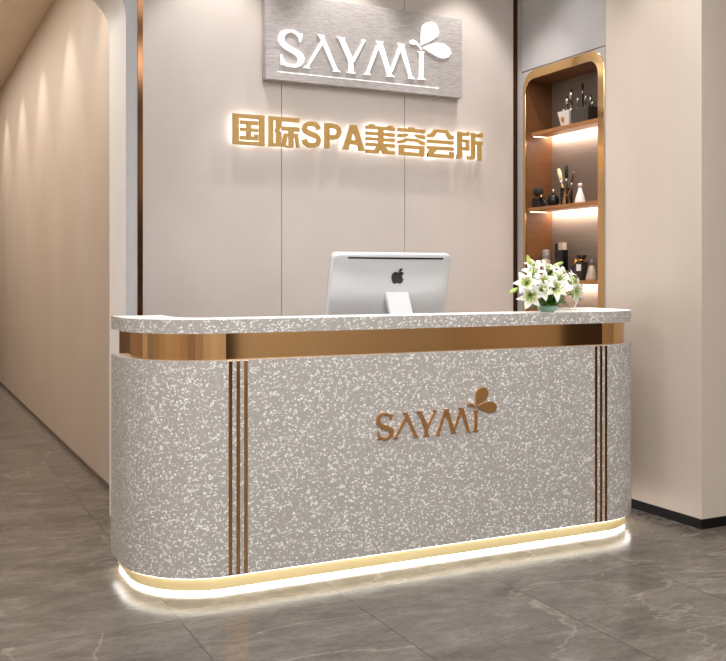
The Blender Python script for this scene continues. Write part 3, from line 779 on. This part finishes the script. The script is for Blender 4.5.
def brush2(x, y, tx, ty, ln, r, rb_, mh, mb_, label, flat=1.0):
    z = S2+0.009
    root = thing('cosmetic_brush', label, 'brush', (x, y, z), G3)
    p0 = Vector((x, y, z)); p1 = Vector((x+tx, y+ty, z+ln)); a = p0.lerp(p1, 0.58); c = p0.lerp(p1, 0.66)
    MB().tube([p0, a], [r*0.8, r], 8).build('handle', mh, root)
    MB().tube([a, c], [r*1.15, rb_*0.9], 10).build('ferrule', M['steel'], root)
    MB().tube([c, p0.lerp(p1, 0.85), p1], [rb_*0.85, rb_*1.05, rb_*0.8], 10).build('bristles', mb_, root)
brush2(3.778, 4.762, 0.0, 0.080, 0.228, 0.0055, 0.0125, M['tan_handle'], M['brush_cream'], 'cream brush leaning left in the glass tumbler')
brush2(3.790, 4.772, 0.0, 0.006, 0.195, 0.0045, 0.0085, M['steel'], M['label_white'], 'short white-tipped brush behind the black one in the glass tumbler')
brush2(3.775, 4.758, 0.0, 0.004, 0.242, 0.0080, 0.0125, M['black'], M['brush_black'], 'tall thick black brush upright in the glass tumbler')
brush2(3.780, 4.752, 0.0, -0.056, 0.195, 0.0055, 0.0080, M['wood_handle'], M['wood_handle'], 'slim brown brush leaning right in the glass tumbler')
wb = thing('dropper_bottle', 'white teardrop bottle at the right of the middle shelf', 'bottle', (3.780, 4.636, S2))
MB().lathe([(0.0, 0.0), (0.028, 0.0), (0.033, 0.006), (0.033, 0.020), (0.026, 0.050), (0.015, 0.080), (0.011, 0.098), (0.0, 0.105)], (3.780, 4.636, S2), 24).build('bottle_body', M['white_ceramic'], wb)
MB().lathe([(0.0, 0.105), (0.013, 0.105), (0.014, 0.120), (0.010, 0.130), (0.0, 0.131)], (3.780, 4.636, S2), 16).build('cap', M['cream_ceramic'], wb)

# lower shelf
def bottle(name, label, x, y, parts):
    root = thing(name, label, 'bottle', (x, y, S3))
    for nm, kind, args, mat in parts:
        b = MB()
        if kind == 'lathe': b.lathe(args, (x, y, S3), 24)
        elif kind == 'box': b.box(x-args[0], x+args[0], y-args[1], y+args[1], S3+args[2], S3+args[3])
        elif kind == 'tag': b.box(x-args[0]-0.0012, x-args[0]+0.0005, y-args[1], y+args[1], S3+args[2], S3+args[3])
        b.build(nm, mat, root, 0.002 if kind == 'box' else 0)
    return root
bottle('lotion_bottle', 'grey-capped bottle standing behind the lilies on the lower shelf', 3.765, 4.955, [
    ('bottle_body', 'lathe', [(0, 0), (0.024, 0), (0.026, 0.004), (0.026, 0.125), (0.016, 0.142), (0, 0.142)], M['beige_cap']),
    ('cap', 'lathe', [(0, 0.142), (0.022, 0.142), (0.023, 0.146), (0.023, 0.195), (0, 0.197)], M['grey_cap'])])
bottle('tall_carton', 'tall plain black box, tallest on the lower shelf', 3.800, 4.855, [
    ('carton_body', 'box', (0.022, 0.026, 0, 0.232), M['black_matte'])])
bottle('tonic_bottle', 'tall black bottle with a beige cap on the lower shelf', 3.770, 4.795, [
    ('bottle_body', 'box', (0.022, 0.029, 0, 0.190), M['black']),
    ('cap', 'box', (0.017, 0.021, 0.190, 0.236), M['beige_cap'])])
bottle('serum_bottle', 'small black bottle with an amber cap on the lower shelf', 3.790, 4.690, [
    ('bottle_body', 'lathe', [(0, 0), (0.024, 0), (0.026, 0.004), (0.026, 0.085), (0.014, 0.094), (0, 0.094)], M['black']),
    ('cap', 'lathe', [(0, 0.094), (0.012, 0.094), (0.012, 0.128), (0, 0.129)], M['gold_small'])])
bottle('scent_bottle', 'dark glass perfume bottle with black cap and white label on the lower shelf', 3.785, 4.628, [
    ('bottle_body', 'box', (0.022, 0.032, 0, 0.112), M['perfume']),
    ('neck', 'lathe', [(0, 0.112), (0.012, 0.112), (0.022, 0.122), (0.020, 0.132), (0, 0.132)], M['gold_small']),
    ('cap', 'lathe', [(0, 0.132), (0.020, 0.132), (0.030, 0.140), (0.030, 0.154), (0, 0.158)], M['black']),
    ('paper_label', 'tag', (0.022, 0.021, 0.058, 0.098), M['label_white'])])
bottle('cone_bottle', 'taupe cone-shaped bottle with a slim neck, rightmost on the lower shelf', 3.795, 4.548, [
    ('bottle_body', 'lathe', [(0, 0), (0.034, 0), (0.036, 0.006), (0.032, 0.020), (0.018, 0.088), (0, 0.090)], M['taupe_bottle']),
    ('cap', 'lathe', [(0, 0.090), (0.011, 0.090), (0.010, 0.125), (0, 0.127)], M['grey_cap'])])
cj = thing('glass_jar', 'tiny clear glass jar in front of the black bottles on the lower shelf', 'jar', (3.722, 4.622, S3))
MB().lathe([(0, 0), (0.020, 0), (0.022, 0.003), (0.022, 0.030), (0.0195, 0.030), (0.019, 0.006), (0, 0.005)], (3.722, 4.622, S3), 20).build('jar_wall', M['glass'], cj)
MB().lathe([(0, 0.030), (0.023, 0.030), (0.023, 0.038), (0, 0.039)], (3.722, 4.622, S3), 20).build('lid', M['steel'], cj)

# ------------------------------------------------------------------ lights
def area(name, loc, sx, sy, watt, col=(0.955, 0.975, 1.0), rot=(0, 0, 0)):
    l = bpy.data.lights.new(name, 'AREA'); l.shape = 'RECTANGLE'; l.size = sx; l.size_y = sy; l.energy = watt; l.color = col
    o = bpy.data.objects.new(name, l); COL.objects.link(o); o.location = loc; o.rotation_euler = rot; return o
def spot(name, loc, target, watt, cone, blend=0.6, col=(1, 0.98, 0.96), rad=0.04):
    l = bpy.data.lights.new(name, 'SPOT'); l.energy = watt; l.spot_size = math.radians(cone); l.spot_blend = blend; l.color = col; l.shadow_soft_size = rad
    o = bpy.data.objects.new(name, l); COL.objects.link(o); o.location = loc
    o.rotation_euler = (Vector(target)-Vector(loc)).to_track_quat('-Z', 'Y').to_euler(); return o
for i, (x, y, w) in enumerate([(0.2, 0.6, 80), (2.4, 0.4, 75), (5.2, -0.6, 14), (-1.6, 2.4, 100), (1.0, -2.2, 80), (4.2, -3.2, 60), (2.2, 2.9, 45)]):
    area('ceiling_fill_light', (x, y, CEIL-0.01), 1.4, 1.4, w)  # unseen fill lamps; left and front-wall ones added to brighten reveal and reflections
for x in (1.62, 2.42, 3.22):
    spot('wall_washer', (x, YW-0.34, CEIL-0.02), (x, YW-0.20, 0), 60, 72, 0.5)
for y in (3.75, 4.5):
    spot('side_wall_fill', (XR-0.40, y, CEIL-0.02), (XR-0.22, y, 0), 38, 80, 0.8)  # unseen spots added to brighten the upper part of the right wall
for x in (1.2, 2.2, 3.1):
    spot('counter_downlight', (x, 3.95, CEIL-0.02), (x, 3.95, 0), 22, 60, 0.7)
for y in (5.8, 7.2, 8.6, 10.0, 11.4, 12.8, 14.2):
    spot('corridor_downlight', (0.86, y, CEIL-0.02), (0.97, y, 0), 34, 74, 0.55, (1, 0.95, 0.88), 0.06)
area('corridor_fill', (0.0, 9.0, CEIL-0.02), 0.8, 7.0, 110, (1, 0.95, 0.88))  # unseen fill lamp added to lift the corridor's overall brightness

w = bpy.data.worlds.new('World'); scn.world = w; w.use_nodes = True
w.node_tree.nodes['Background'].inputs[0].default_value = (1, 0.95, 0.9, 1)
w.node_tree.nodes['Background'].inputs[1].default_value = 0.2

# ------------------------------------------------------------------ camera
cam = bpy.data.cameras.new('camera'); co = bpy.data.objects.new('camera', cam); COL.objects.link(co)
cam.sensor_fit = 'HORIZONTAL'; cam.sensor_width = 36.0; cam.lens = 36.0*F_/726.0
cam.shift_y = -(330.5-HZ_)/726.0
co.location = (0, 0, H_); co.rotation_euler = (PI/2, 0, -YAW)
cam.clip_start = 0.05
scn.camera = co
scn.view_settings.view_transform = 'Standard'; scn.view_settings.look = 'None'
scn.view_settings.exposure = 0.03; scn.view_settings.gamma = 1.0; scn.view_settings.use_curve_mapping = False
